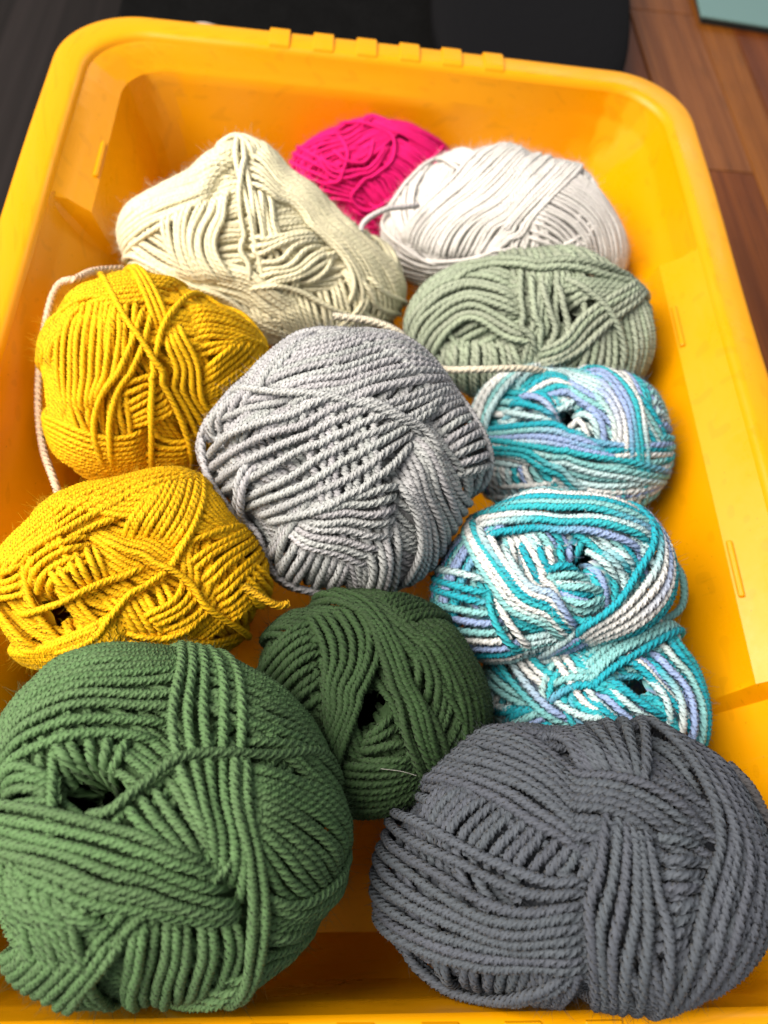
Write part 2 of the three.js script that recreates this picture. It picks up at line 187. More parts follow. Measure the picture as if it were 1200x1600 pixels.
// ---------------------------------------------------------------- yarn
// Each ball: p, q place it; R is its outline as a cosine / sine series in mm, z its front and back depth in mm, r the yarn's radius in mm.
// Bands of strands run from path A to path B over the ball's face (thousandths of its outline), laid in order, n strands each (0: side by side).
const BALLS = {
  green: { p: [-0.0636,0.092,0.148], q: [-0.6794,0.0598,-0.0525,0.7294], R: [45.46,2.55,3.73,1.29,-2.23,1.28,-0.36,-1.16,-0.57,0.43,-0.3,0.06,0.03], z: [44.2,93.0], r: 1.42, holes: [[-297,160,5.7,30]], bands: [
    [[[-972,420],[-726,659],[-440,862],[62,1012]],[[-1006,71],[-751,291],[-437,373],[21,432]],0],
    [[[207,952],[474,863],[760,633],[973,294]],[[284,413],[524,422],[770,385],[1019,228]],0],
    [[[329,303],[600,258],[844,161],[1045,-24]],[[368,-23],[480,-136],[598,-250],[760,-336]],0],
    [[[-468,374],[-401,290],[-352,209]],[[-178,387],[-192,290],[-224,202]],0],
    [[[-752,277],[-598,300],[-452,227]],[[-823,118],[-615,162],[-444,159]],0],
    [[[-159,146],[-60,35],[78,-84],[211,-185]],[[37,286],[113,158],[185,21],[253,-107]],0],
    [[[-826,-91],[-731,-270],[-584,-500]],[[-418,-224],[-281,-355],[-121,-457]],0],
    [[[-565,-516],[-674,-617],[-814,-699],[-906,-767]],[[-68,-461],[-245,-691],[-380,-895],[-454,-1036]],0],
    [[[-38,-411],[-43,-659],[-66,-896],[-23,-1094]],[[381,-331],[482,-498],[505,-739],[512,-1028]],0],
    [[[518,-462],[636,-485],[851,-466],[997,-409]],[[559,-811],[674,-716],[798,-599],[932,-509]],0],
    [[[446,-221],[604,-293],[798,-265],[1039,-112]],[[512,-431],[700,-438],[886,-380],[1053,-269]],0],
    [[[-708,-125],[-349,-224],[7,-325],[455,-349]],null,2],
    [[[-1015,164],[-701,155],[-237,39],[255,-121]],[[-1022,-25],[-628,-93],[-94,-235],[469,-348]],0],
    [[[25,1111],[28,840],[5,497],[113,158],[224,-107]],[[174,1127],[302,842],[343,415],[346,36],[414,-282]],5],
    [[[343,415],[354,36],[423,-164],[494,-370],[545,-619],[553,-877]],null,2],
    [[[-290,85],[-141,112],[37,286],[291,341],[564,357],[873,361],[1018,211]],null,1],
  ] },
  charcoal: { p: [0.0493,0.092,0.1569], q: [-0.6863,-0.1219,0.1182,0.7072], R: [42.79,-1.81,3.11,9.34,1.58,-1.7,-0.16,0.33,0.74,-1.22,-1.02,0.45,0.2], z: [37.0,87.1], r: 1.58, holes: [], bands: [
    [[[-780,93],[-742,264],[-629,461]],[[-15,-108],[97,66],[189,263]],0],
    [[[320,222],[493,184],[667,149]],[[379,-396],[491,-342],[602,-288]],0],
    [[[-748,-324],[-814,-441],[-913,-607]],[[-12,-598],[-137,-748],[-260,-941]],0],
    [[[208,997],[281,818],[322,568],[353,381]],[[588,878],[517,643],[443,474],[377,334]],0],
    [[[-973,237],[-583,111],[-225,-2],[116,-81]],[[-1080,-153],[-748,-324],[-475,-484],[93,-665]],0],
    [[[-492,806],[-140,995],[196,889],[286,477]],[[-317,748],[-125,860],[83,815],[179,564]],0],
    [[[-603,833],[-136,708],[295,434],[673,191]],[[-881,415],[-483,378],[-157,201],[130,32]],0],
    [[[597,916],[676,653],[723,391],[701,132],[582,-250],[579,-790]],[[864,777],[961,439],[936,181],[987,-35],[966,-323],[893,-699]],7],
    [[[231,297],[110,15],[79,-425],[22,-1036]],[[320,222],[366,-72],[453,-304],[554,-829]],6],
    [[[-991,-278],[-954,-422],[-890,-552],[-708,-703],[-528,-724],[-73,-650]],null,2],
  ] },
  grey: { p: [-0.0149,0.091,0.0321], q: [-0.4937,-0.009,0.0374,0.8688], R: [44.73,0.31,-0.43,0.65,-1.2,-0.77,0.19,1.1,-0.26,-0.16,0.49,1.34,-0.03], z: [36.4,90.9], r: 1.5, holes: [], bands: [
    [[[-465,798],[-193,902],[123,966],[394,914]],[[-399,398],[-38,436],[359,552],[787,698]],0],
    [[[540,452],[708,516],[935,577]],[[792,-96],[881,-39],[1070,17]],0],
    [[[-875,105],[-774,238],[-701,388]],[[-369,193],[-299,318],[-213,448]],0],
    [[[-830,423],[-655,675],[-424,873]],[[-558,538],[-427,702],[-270,837]],0],
    [[[39,-640],[-42,-849],[-123,-1052]],[[-299,-499],[-379,-638],[-500,-838]],0],
    [[[-289,-312],[39,-196],[405,-118]],[[-455,-498],[-121,-582],[209,-689]],0],
    [[[299,-394],[334,-615],[304,-978]],[[134,-521],[191,-713],[117,-1016]],0],
    [[[-909,96],[-539,258],[-37,476],[633,688]],[[-705,-493],[-244,-307],[158,-81],[498,176]],8],
    [[[533,263],[637,17],[847,-214],[1031,-313]],[[307,-79],[434,-298],[469,-603],[376,-967]],10],
    [[[-841,498],[-578,508],[-333,471],[2,397],[375,308],[548,154]],null,1],
    [[[-38,426],[240,374],[492,243],[637,17]],null,1],
    [[[-627,16],[-736,-134],[-844,-398],[-673,-632]],null,2],
    [[[-971,69],[-887,-214],[-722,-596],[-438,-844],[-203,-944]],null,1],
    [[[-1087,52],[-962,-277],[-809,-640],[-498,-915],[-183,-1007]],null,1],
    [[[-1068,69],[-958,263],[-846,540],[-523,884],[-231,968]],null,2],
    [[[162,1033],[474,879],[708,713],[879,492],[952,190],[1036,-96]],null,1],
  ] },
  darkgreen: { p: [-0.0062,0.075,0.1077], q: [-0.6202,-0.0286,0.0374,0.7831], R: [34.95,0.02,1.19,1.09,-1.51,0.04,1.08,0.47,-1.03,0.11,-0.14,-0.08,-0.33], z: [31.8,70.6], r: 1.42, holes: [[10,-31,4.3,26],[-28,-181,3.1,20]], bands: [
    [[[-877,240],[-677,426],[-436,628]],[[-750,-184],[-510,-48],[-295,57]],0],
    [[[252,578],[463,535],[673,232],[712,-166]],[[307,420],[386,289],[395,80],[303,-63]],0],
    [[[525,729],[780,539],[947,191],[999,-166]],[[367,555],[600,271],[688,-28],[744,-497]],0],
    [[[-36,-365],[120,-241],[255,-116]],[[-133,-538],[137,-477],[484,-460]],0],
    [[[-314,-629],[22,-526],[471,-561]],[[-326,-861],[80,-899],[568,-748]],0],
    [[[-349,-793],[-89,-897],[174,-859],[549,-711]],null,3],
    [[[16,760],[254,877],[568,927]],[[154,522],[368,624],[622,690]],0],
    [[[-545,695],[-347,377],[-317,41],[-478,-316]],[[-104,836],[96,465],[-104,-114],[-309,-771]],7],
    [[[353,43],[518,-166],[754,-576]],[[215,-28],[368,-329],[549,-730]],4],
    [[[-301,926],[56,721],[308,214],[466,-241],[693,-662]],[[-448,831],[-63,679],[134,270],[280,-173],[511,-731]],4],
  ] },
  yellow: { p: [-0.0888,0.085,-0.0041], q: [-0.4434,0.1097,-0.0166,0.8895], R: [38.11,1.54,-0.78,0.27,2.64,1.82,0.68,-0.37,0.81,0.74,1.29,0.58,0.01], z: [32.7,76.9], r: 1.25, holes: [], bands: [
    [[[-560,765],[-732,552],[-935,289]],[[-373,701],[-631,488],[-873,62]],0],
    [[[-537,786],[-233,873],[110,913]],[[-422,615],[-119,636],[224,672]],0],
    [[[-598,595],[-745,245],[-757,-122],[-586,-424]],[[-185,615],[-181,353],[-256,17],[-345,-264]],0],
    [[[387,601],[615,559],[852,404]],[[407,146],[539,184],[731,242]],0],
    [[[432,14],[572,145],[752,262]],[[615,-425],[780,-161],[970,92]],0],
    [[[-192,-111],[-23,-25],[201,13]],[[-130,-445],[39,-412],[328,-270]],0],
    [[[-937,-412],[-518,-434],[33,-526]],[[-688,-638],[-352,-758],[57,-897]],0],
    [[[30,-572],[199,-605],[476,-581]],[[55,-943],[252,-908],[522,-798]],0],
    [[[-53,1043],[99,719],[206,364]],null,3],
    [[[-879,399],[-641,595],[-417,680],[-162,647]],null,1],
    [[[-877,16],[-811,245],[-611,466]],null,2],
    [[[208,386],[239,14],[396,-445],[469,-880]],[[318,493],[366,107],[595,-326],[670,-694]],4],
    [[[51,611],[-103,197],[-340,-297],[-355,-780]],[[112,565],[-16,173],[-239,-254],[-313,-796]],2],
    [[[798,565],[582,770],[257,518],[112,189],[53,-114],[7,-1011]],null,1],
    [[[-333,957],[-127,506],[-9,306],[125,13],[329,-582],[388,-970]],null,1],
    [[[639,326],[808,262],[957,206]],null,1],
    [[[910,424],[961,282],[869,14]],null,1],
  ] },
  bigyellow: { p: [-0.0817,0.087,0.0767], q: [-0.5597,0.1013,-0.0449,0.8213], R: [36.94,2.08,0.6,3.8,1.05,0.13,-1.42,0.72,-0.36,0.69,-0.54,0.47,-0.11], z: [29.9,74.7], r: 1.22, holes: [[-507,-205,4.4,22]], bands: [
    [[[-782,34],[-665,237],[-417,475]],[[-591,-112],[-494,34],[-223,214]],0],
    [[[463,861],[675,654],[862,420]],[[391,595],[600,488],[790,333]],0],
    [[[-65,438],[74,563],[184,714]],[[367,258],[475,522],[524,762]],0],
    [[[370,88],[615,250],[888,374]],[[669,-299],[827,-143],[1062,32]],0],
    [[[-599,112],[-428,-40],[-338,-114]],[[-310,345],[-218,146],[-132,-22]],0],
    [[[-187,-119],[2,-400],[94,-554]],[[192,32],[305,-129],[502,-387]],0],
    [[[86,-321],[237,-159],[349,-3]],[[296,-463],[448,-297],[586,-107]],0],
    [[[-998,108],[-829,90],[-715,235]],[[-987,-110],[-824,-111],[-679,-76]],0],
    [[[-655,-473],[-407,-376],[-108,-250]],[[-868,-614],[-425,-628],[48,-466]],0],
    [[[-41,-447],[462,-443],[917,-373]],[[-73,-815],[392,-735],[832,-587]],0],
    [[[-926,207],[-590,756],[-81,987],[481,914]],[[-828,15],[-562,355],[-114,661],[523,802]],0],
    [[[706,14],[859,-125],[1003,-162]],[[823,143],[919,32],[1034,-56]],0],
    [[[-784,-254],[-472,-150],[-220,-22],[177,136]],null,1],
    [[[-626,-498],[-295,-422],[-146,-265],[66,-42],[321,152],[493,562],[514,761]],null,1],
    [[[-293,413],[97,192],[351,14],[570,-180],[949,-372]],null,1],
    [[[177,-521],[399,-378],[522,-181]],null,1],
    [[[896,408],[635,371],[405,310]],null,1],
    [[[-992,-75],[-884,-164],[-754,-329],[-626,-498]],null,1],
  ] },
  cream: { p: [-0.0527,0.069,-0.0861], q: [-0.3735,0.0476,0.0246,0.9261], R: [46.72,1.12,-1.92,7.65,-7.13,0.08,-3.26,2.27,-1.63,-1.18,-1.09,0.25,-1.54], z: [40.1,94.3], r: 1.3, holes: [[-26,700,5.0,6]], bands: [
    [[[-937,262],[-673,587],[-218,746]],[[-1067,-55],[-688,150],[-408,488]],0],
    [[[-367,886],[-231,949],[-58,781]],[[-159,1067],[-20,1044],[168,943]],5],
    [[[-462,-525],[-159,-774],[226,-905]],[[-23,-491],[131,-644],[419,-829]],0],
    [[[87,-433],[183,-576],[278,-807]],[[507,-85],[575,-236],[698,-483]],0],
    [[[-92,97],[244,142],[524,150]],[[-17,-379],[217,-140],[446,-52]],0],
    [[[-691,252],[-620,20],[-626,-246]],[[-229,543],[-308,199],[-277,-331]],0],
    [[[-114,561],[386,433],[513,-17],[541,-317]],[[200,954],[741,539],[838,2],[938,-307]],0],
    [[[637,-152],[754,-254],[937,-325]],[[609,-332],[725,-407],[869,-460]],3],
    [[[-127,797],[-168,389],[-125,-18],[-138,-373]],null,1],
    [[[230,-188],[452,-43]],null,1],
    [[[-200,-402],[175,-242],[418,-318],[605,-377]],null,1],
    [[[-1169,-113],[-942,-26],[-651,-142],[-380,-507],[24,-673],[411,-669],[546,-503],[627,-235]],null,2],
    [[[580,-151],[727,-345]],null,1],
  ] },
  pink: { p: [-0.0016,0.049,-0.1611], q: [-0.3337,-0.0156,0.052,0.9411], R: [35.3,0.48,-1.7,4.93,-1.57,-0.28,1.54,1.29,-0.61,-0.27,0.69,0.22,-0.54], z: [28.3,70.8], r: 1.05, holes: [], bands: [
    [[[-1010,183],[-756,464],[-238,881]],[[-967,-55],[-587,222],[-188,550]],5],
    [[[-880,323],[-511,188],[-208,49]],[[-815,-134],[-491,-191],[-33,-421]],6],
    [[[925,395],[531,126],[270,-177]],[[733,-239],[534,-378],[290,-613]],7],
    [[[-672,-429],[-330,-654],[61,-953]],[[-81,-290],[286,-396],[648,-687]],5],
    [[[-673,296],[-427,83],[-85,165],[240,572]],null,2],
    [[[-388,868],[189,806],[325,439],[169,204],[-186,-20],[-327,-226],[-33,-354],[363,-72]],null,1],
    [[[-591,623],[-392,353],[-356,50],[-593,16]],null,1],
    [[[-29,1013],[487,778],[957,373]],null,2],
    [[[-31,714],[-85,364],[-319,210],[-561,358]],null,1],
  ] },
  white: { p: [0.0601,0.063,-0.1208], q: [-0.3528,-0.0927,0.0802,0.9276], R: [46.0,-1.12,-2.24,11.12,-2.32,-0.67,-2.12,2.27,-0.37,-0.74,-2.0,-0.58,0.08], z: [37.1,92.7], r: 1.15, holes: [], bands: [
    [[[-981,196],[-786,-47],[-559,-369]],[[-836,475],[-732,121],[-394,-175]],0],
    [[[511,675],[867,217],[906,-276]],[[117,-47],[367,-140],[646,-338]],0],
    [[[-758,-116],[-619,267],[-324,880]],[[-195,-342],[303,152],[826,603]],0],
    [[[-857,-116],[-501,-227],[36,-216],[572,-48]],[[-905,-347],[-608,-498],[53,-504],[617,-232]],6],
    [[[-870,505],[-923,170],[-970,0],[-758,-116],[-514,-259]],null,1],
  ] },
  sage: { p: [0.0646,0.071,-0.0538], q: [-0.4059,-0.1121,0.0911,0.9025], R: [39.87,-0.97,-1.2,10.59,-0.5,-1.5,-1.78,1.42,-0.7,-0.86,-0.27,0.66,-0.2], z: [32.1,80.3], r: 1.62, holes: [[344,120,4.3,18]], bands: [
    [[[-692,-105],[-752,-254],[-882,-519]],[[-211,-98],[-194,-336],[-109,-684]],0],
    [[[-531,930],[-463,780],[-392,598]],[[844,680],[860,482],[863,320]],0],
    [[[412,-53],[440,-218],[461,-580]],[[934,173],[935,-110],[954,-507]],0],
    [[[285,520],[515,441],[844,322]],[[395,197],[566,237],[820,175]],0],
    [[[-51,-489],[248,-479],[426,-357]],[[-103,-825],[283,-799],[540,-577]],0],
    [[[-1080,-13],[-910,277],[-773,563],[-348,751]],[[-857,-273],[-626,-31],[-409,33],[69,-244]],0],
    [[[-230,754],[-137,217],[124,-400]],[[261,561],[297,179],[202,-318]],4],
    [[[75,-348],[274,-33],[537,137],[868,269]],[[55,-595],[345,-204],[555,-14],[915,173]],4],
    [[[-941,337],[-657,690],[54,761],[905,409]],[[-836,269],[-598,626],[150,679],[974,240]],2],
    [[[335,537],[533,267],[627,47],[748,-382]],null,1],
  ] },
  blue: { p: [0.0754,0.065,-0.0003], q: [-0.4697,-0.1336,0.1067,0.8661], R: [35.84,-1.18,-0.9,4.57,-1.49,-0.08,0.45,-1.23,-0.51,0.57,0.44,-0.28,0.05], z: [30.7,72.2], r: 1.55, holes: [[-2,285,4.7,20]], bands: [
    [[[-855,-123],[-818,-356],[-740,-727]],[[-308,-141],[-199,-400],[-2,-712]],0],
    [[[-760,-473],[-447,-420],[-54,-431]],[[-726,-554],[-440,-536],[39,-542]],2],
    [[[361,-347],[396,-515],[440,-804]],[[741,-281],[728,-446],[720,-744]],0],
    [[[715,492],[838,524],[962,412]],[[742,-372],[846,-299],[988,-226]],0],
    [[[-462,535],[-292,451],[-113,265]],[[-688,204],[-352,148],[-66,150]],0],
    [[[-605,496],[-367,805],[151,781]],[[-315,496],[-80,578],[220,550]],0],
    [[[219,648],[391,253],[422,-82]],[[25,160],[133,242],[205,-26]],4],
    [[[9,870],[409,932],[650,523],[703,67],[694,-563]],[[219,722],[397,492],[470,185],[475,-137]],6],
    [[[-726,724],[-907,394],[-967,30]],[[-505,789],[-624,432],[-809,66]],5],
    [[[-776,128],[-318,130],[-63,123],[260,-26]],[[-878,2],[-338,11],[115,-82],[564,-182]],4],
    [[[-920,-27],[-530,-45],[31,-191],[475,-246],[951,-353]],null,3],
    [[[-904,-46],[-496,-84],[-289,-160],[-56,-359],[299,-586]],null,2],
  ] },
  bluemid: { p: [0.0558,0.083,0.0666], q: [-0.547,-0.1243,0.1077,0.8208], R: [32.53,-1.17,0.74,5.82,3.11,0.49,-1.16,0.25,0.3,0.2,-0.23,-0.06,-0.38], z: [27.9,65.6], r: 1.5, holes: [[241,159,4.9,22]], bands: [
    [[[-1002,16],[-767,-5],[-511,-45]],[[-816,-743],[-575,-765],[-307,-857]],0],
    [[[-384,425],[-266,197],[-66,-44]],[[328,365],[269,217],[195,102]],0],
    [[[-68,43],[133,82],[264,-5]],[[63,-198],[346,-233],[504,-207]],0],
    [[[350,235],[449,98],[603,-66]],[[513,295],[630,160],[756,56]],0],
    [[[64,-134],[262,-94],[507,-156]],[[179,-607],[402,-512],[585,-282]],0],
    [[[-500,-142],[-436,-404],[-371,-819]],null,2],
    [[[-915,455],[-565,16],[-302,-332],[142,-854]],[[-544,313],[-260,16],[0,-225],[328,-695]],7],
    [[[-869,766],[-335,902],[325,839],[834,532]],[[-682,288],[-204,535],[333,405],[789,200]],7],
    [[[780,697],[862,327],[614,-130],[236,-825]],[[1021,156],[1005,-65],[901,-357],[695,-670]],7],
  ] },
  bluefront: { p: [0.0758,0.061,0.1032], q: [-0.6089,-0.143,0.1279,0.7697], R: [32.19,-1.07,-0.31,7.26,2.0,-1.75,-0.08,-0.12,-0.24,0.08,0.22,-0.13,-0.58], z: [27.6,64.8], r: 1.5, holes: [[336,121,4.0,20]], bands: [
    [[[-979,57],[-859,-66],[-813,-228]],[[-842,-191],[-613,-83],[-324,-13]],0],
    [[[-947,-283],[-660,-155],[-326,-30]],[[-807,-461],[-562,-352],[-294,-204]],0],
    [[[-1010,204],[-816,75],[-588,-31]],[[-834,462],[-602,279],[-374,134]],0],
    [[[-202,21],[67,-204],[363,-384]],[[67,211],[345,-15],[621,-169]],0],
    [[[-770,510],[-515,511],[-149,397]],[[-682,664],[-364,690],[39,545]],3],
    [[[437,198],[535,24],[629,-251]],[[771,530],[976,213],[987,-360]],6],
    [[[-402,533],[-121,816],[315,897]],[[-257,478],[125,630],[615,640]],0],
    [[[511,847],[570,679],[580,550]],[[726,765],[772,638],[786,508]],3],
    [[[-306,462],[240,601],[587,674]],[[-412,-22],[154,254],[743,575]],5],
    [[[-340,4],[-60,-151],[260,-298]],null,1],
    [[[-909,398],[-549,57],[-257,-186]],null,2],
    [[[-834,462],[-570,233],[-371,123]],null,2],
  ] },
};

const fibre = tex(128, 128, (u, v) => { const a = 0.5 * vnoise(u * 40, v * 5, 40, 5, 101) + 0.3 * vnoise(u * 90, v * 14, 90, 14, 102) + 0.2 * vnoise(u * 16, v * 30, 16, 30, 103); return [a, a, a]; });
const fibreTone = tex(128, 128, (u, v) => { const a = 0.5 * vnoise(u * 40, v * 5, 40, 5, 104) + 0.3 * vnoise(u * 90, v * 14, 90, 14, 105) + 0.2 * vnoise(u * 8, v * 9, 8, 9, 106), t = 0.88 + 0.17 * a; return [t, t, t].map((v) => Math.min(1, v)); }, true);
const yarnMat = (sheen) => new THREE.MeshPhysicalMaterial({ color: 0xffffff, vertexColors: true, map: fibreTone, roughness: 0.7, bumpMap: fibre, bumpScale: 0.00022, sheen: 0.35, sheenColor: lin(...sheen), sheenRoughness: 0.6, specularIntensity: 0.5 });

// one strand as a plied cord along a polyline (mm); cols: colour per point
function cord(out, pts, r, plies, cols, twist0, runs, g = 0.69) {
  const n = pts.length, T = new THREE.Vector3(), U = new THREE.Vector3(), V = new THREE.Vector3(), P = new THREE.Vector3(), lam = Math.PI * 2 / plies, k = -Math.PI * 2 / ((plies === 3 ? 4.4 : 5.2) * r);
  const prof = []; for (let i = 0; i < plies; i++) for (const f of [-0.27, 0.27, 0.5]) prof.push((i + f) * lam);
  const rad = prof.map((a, i) => i % 3 === 2 ? g : 0.96), der = prof.map((a, i) => i % 3 === 2 ? 0 : (i % 3 === 0 ? 1 : -1) * 1.5 * (0.96 - g) * plies / 4);
  let have = false, s = 0;
  for (const [i0, i1] of runs) {
    const base = out.pos.length / 3; let rows = 0, last = -1;
    have = false; 
    for (let i = i0; i <= i1; i++) {
      const a = pts[Math.max(0, i - 1)], b = pts[Math.min(n - 1, i + 1)]; T.set(b[0] - a[0], b[1] - a[1], b[2] - a[2]).normalize();
      if (!have) { U.set(0, 0, 1); if (Math.abs(T.z) > 0.9) U.set(1, 0, 0); have = true; }
      U.addScaledVector(T, -U.dot(T)).normalize(); V.crossVectors(T, U);
      const p = pts[i], ph = twist0 + k * p[3], c = cols(i);
      for (let j = 0; j <= prof.length; j++) {
        const q = j % prof.length, th = prof[q] + ph, R = r * rad[q] * (p[4] ?? 1), cs = Math.cos(th), sn = Math.sin(th), d = der[q];
        out.pos.push((p[0] + (U.x * cs + V.x * sn) * R) / 1000, (p[1] + (U.y * cs + V.y * sn) * R) / 1000, (p[2] + (U.z * cs + V.z * sn) * R) / 1000);
        P.copy(U).multiplyScalar(cs + d * sn).addScaledVector(V, sn - d * cs).addScaledVector(T, k * d * r).normalize();
        out.nor.push(P.x, P.y, P.z); out.uv.push(j / prof.length, p[3] / 14); out.col.push(c[0], c[1], c[2]);
      }
      rows++;
    }
    const m = prof.length + 1;
    for (let i = 0; i + 1 < rows; i++) for (let j = 0; j < prof.length; j++) { const a = base + i * m + j, b = a + 1, c = a + m, d = c + 1; out.idx.push(a, b, c, b, d, c); }
  }
}
const fresh = () => ({ pos: [], nor: [], uv: [], col: [], idx: [] });
function finish(o) {
  const g = new THREE.BufferGeometry();
  g.setAttribute('position', new THREE.Float32BufferAttribute(o.pos, 3)); g.setAttribute('normal', new THREE.Float32BufferAttribute(o.nor, 3)); g.setAttribute('uv', new THREE.Float32BufferAttribute(o.uv, 2)); g.setAttribute('color', new THREE.Float32BufferAttribute(o.col, 3)); g.setIndex(o.idx);
  return g;
}
function crom(pts, t) {   // Catmull-Rom through 2D or 3D points, t in [0, 1]
  const n = pts.length - 1; if (n === 1) return pts[0].map((a, d) => a + (pts[1][d] - a) * t);
  const x = Math.min(n - 1e-9, t * n), i = Math.floor(x), f = x - i, P = (j) => j < 0 ? pts[0].map((a, d) => 2 * a - pts[1][d]) : j > n ? pts[n].map((a, d) => 2 * a - pts[n - 1][d]) : pts[j];
  const a = P(i - 1), b = P(i), c = P(i + 1), d = P(i + 2);
  return b.map((_, k) => 0.5 * (2 * b[k] + (c[k] - a[k]) * f + (2 * a[k] - 5 * b[k] + 4 * c[k] - d[k]) * f * f + (3 * b[k] - a[k] - 3 * c[k] + d[k]) * f * f * f));
}
const TMAX = 2.3, N = 280, CELL = 2 * TMAX / (N - 1);
let triangles = 0;

function yarnBall(key, o) {
  const d = BALLS[key], r = d.r, rand = rng(o.seed), plies = o.plies ?? 3, inset = (o.inset ?? 4.5) * r;
  const root = group(o.name); root.position.set(...d.p); root.quaternion.set(...d.q);
  tag(root, o.label, 'yarn ball', o.group);
  const outline = (ph) => { let v = d.R[0]; for (let k = 1; k <= 6; k++) v += d.R[2 * k - 1] * Math.cos(k * ph) + d.R[2 * k] * Math.sin(k * ph); return v; };
  const lump = [0, 1, 2, 3, 4].map(() => [rand() * 6, rand() * 6, rand() * 6, 0.5 + rand()]);
  const surf = (qx, qy) => {
    const th = Math.hypot(qx, qy), ph = Math.atan2(qy, qx), R = outline(ph) - inset, st = Math.sin(Math.min(th, Math.PI)), ct = Math.cos(Math.min(th, Math.PI));
    const sp = Math.pow(Math.abs(st), 0.92), cp = Math.sign(ct) * Math.pow(Math.abs(ct), 0.92);
    let x = R * sp * Math.cos(ph), y = R * sp * Math.sin(ph), z = cp * ((ct > 0 ? d.z[0] : d.z[1]) - inset), l = 1;
    for (const [a, b, c, m] of lump) l += 0.008 * Math.sin(x / 16 * m + a) * Math.sin(y / 16 * m + b) * Math.cos(z / 16 * m + c);
    return [x * l, y * l, z * l];
  };
  const toQ = (u, v) => { const rho = Math.hypot(u, v), th = rho <= 0.97 ? Math.asin(rho) : Math.asin(0.97) + (rho - 0.97) * 2.4, f = rho > 1e-6 ? th / rho : 1; return [u * f, v * f]; };
  // grid of base points, normals and the height laid so far
  const S = new Float32Array(N * N * 3), Nn = new Float32Array(N * N * 3), Hh = new Float32Array(N * N), Hb = new Float32Array(N * N).fill(-99), Ht = new Float32Array(N * N);
  for (let j = 0; j < N; j++) for (let i = 0; i < N; i++) { const p = surf(i * CELL - TMAX, j * CELL - TMAX), k = (j * N + i) * 3; S[k] = p[0]; S[k + 1] = p[1]; S[k + 2] = p[2]; }
  for (let j = 0; j < N; j++) for (let i = 0; i < N; i++) {
    const i0 = Math.max(0, i - 1), i1 = Math.min(N - 1, i + 1), j0 = Math.max(0, j - 1), j1 = Math.min(N - 1, j + 1), a = (j * N + i0) * 3, b = (j * N + i1) * 3, c = (j0 * N + i) * 3, e = (j1 * N + i) * 3;
    const ax = S[b] - S[a], ay = S[b + 1] - S[a + 1], az = S[b + 2] - S[a + 2], bx = S[e] - S[c], by = S[e + 1] - S[c + 1], bz = S[e + 2] - S[c + 2];
    let x = ay * bz - az * by, y = az * bx - ax * bz, z = ax * by - ay * bx; const l = Math.hypot(x, y, z) || 1, k = (j * N + i) * 3; Nn[k] = x / l; Nn[k + 1] = y / l; Nn[k + 2] = z / l;
  }
  const holes = d.holes.map(([u, v, w, dep]) => { const q = toQ(u / 1000, v / 1000), p = surf(...q); return [p, w, dep]; });
  for (let k = 0; k < N * N; k++) for (const [p, w, dep] of holes) { const x = Math.hypot(S[3 * k] - p[0], S[3 * k + 1] - p[1], S[3 * k + 2] - p[2]) / w; if (x < 2.2) { Hh[k] -= dep * Math.exp(-Math.pow(x, 4)); Ht[k] = Hh[k]; } }
  const bil = (A, qx, qy, w) => {
    const x = Math.min(N - 1.001, Math.max(0, (qx + TMAX) / CELL)), y = Math.min(N - 1.001, Math.max(0, (qy + TMAX) / CELL)), i = x | 0, j = y | 0, fx = x - i, fy = y - j, k = (j * N + i), o4 = [];
    for (let c = 0; c < w; c++) o4.push((A[k * w + c] * (1 - fx) + A[(k + 1) * w + c] * fx) * (1 - fy) + (A[(k + N) * w + c] * (1 - fx) + A[(k + N + 1) * w + c] * fx) * fy);
    return o4;
  };
  const around = (qx, qy, p, rr, f) => {
    const ci = Math.round((qx + TMAX) / CELL), cj = Math.round((qy + TMAX) / CELL), reach = 6;
    for (let j = Math.max(0, cj - reach); j <= Math.min(N - 1, cj + reach); j++) for (let i = Math.max(0, ci - reach); i <= Math.min(N - 1, ci + reach); i++) {
      const k = j * N + i, dx = S[3 * k] - p[0], dy = S[3 * k + 1] - p[1], dz = S[3 * k + 2] - p[2], dd = dx * dx + dy * dy + dz * dz; if (dd < rr * rr) f(k, dd);
    }
  };
  const turn = (plies === 3 ? 4.4 : 5.2) * r, ds = turn / (o.perTurn ?? 7);
  const strands = [];
  const inHole = (q) => { const p = surf(...q); return holes.some(([h, w]) => Math.hypot(p[0] - h[0], p[1] - h[1], p[2] - h[2]) < w * 0.85); };
  function layBase(path, mates, colour) {   // the inner winding leaves the holes open
    const runs = [[]]; for (let i = 0; i <= 60; i++) { const q = crom(path, i / 60); if (inHole(q)) { if (runs[runs.length - 1].length) runs.push([]); } else runs[runs.length - 1].push(q); }
    for (const w of runs) if (w.length > 5) { const st = lay(w.filter((_, i) => i % 5 === 0 || i === w.length - 1), true, mates, colour, runs.length > 1 ? 1 : 0); if (st) deposit(st, Hb); }
  }
  function lay(path, base, bandMates, colour, sink = 1) {
    // resample at even steps over the surface
    const raw = []; let acc = 0, last = null; const K = 40 * path.length;
    const w1 = rand() * 6, w2 = rand() * 6, amp = (base ? 0.5 : 0.2) * r, side = [];
    for (let i = 0; i <= K; i++) { const q = crom(path, i / K); raw.push(q); }
    const line = []; let carry = 0;
    for (let i = 0; i < raw.length; i++) { const p = surf(...raw[i]); if (last) { const l = Math.hypot(p[0] - last[0], p[1] - last[1], p[2] - last[2]); acc += l; } last = p; line.push(acc); }
    const len = acc, n = Math.max(3, Math.round(len / ds)), S2 = []; let j = 0;
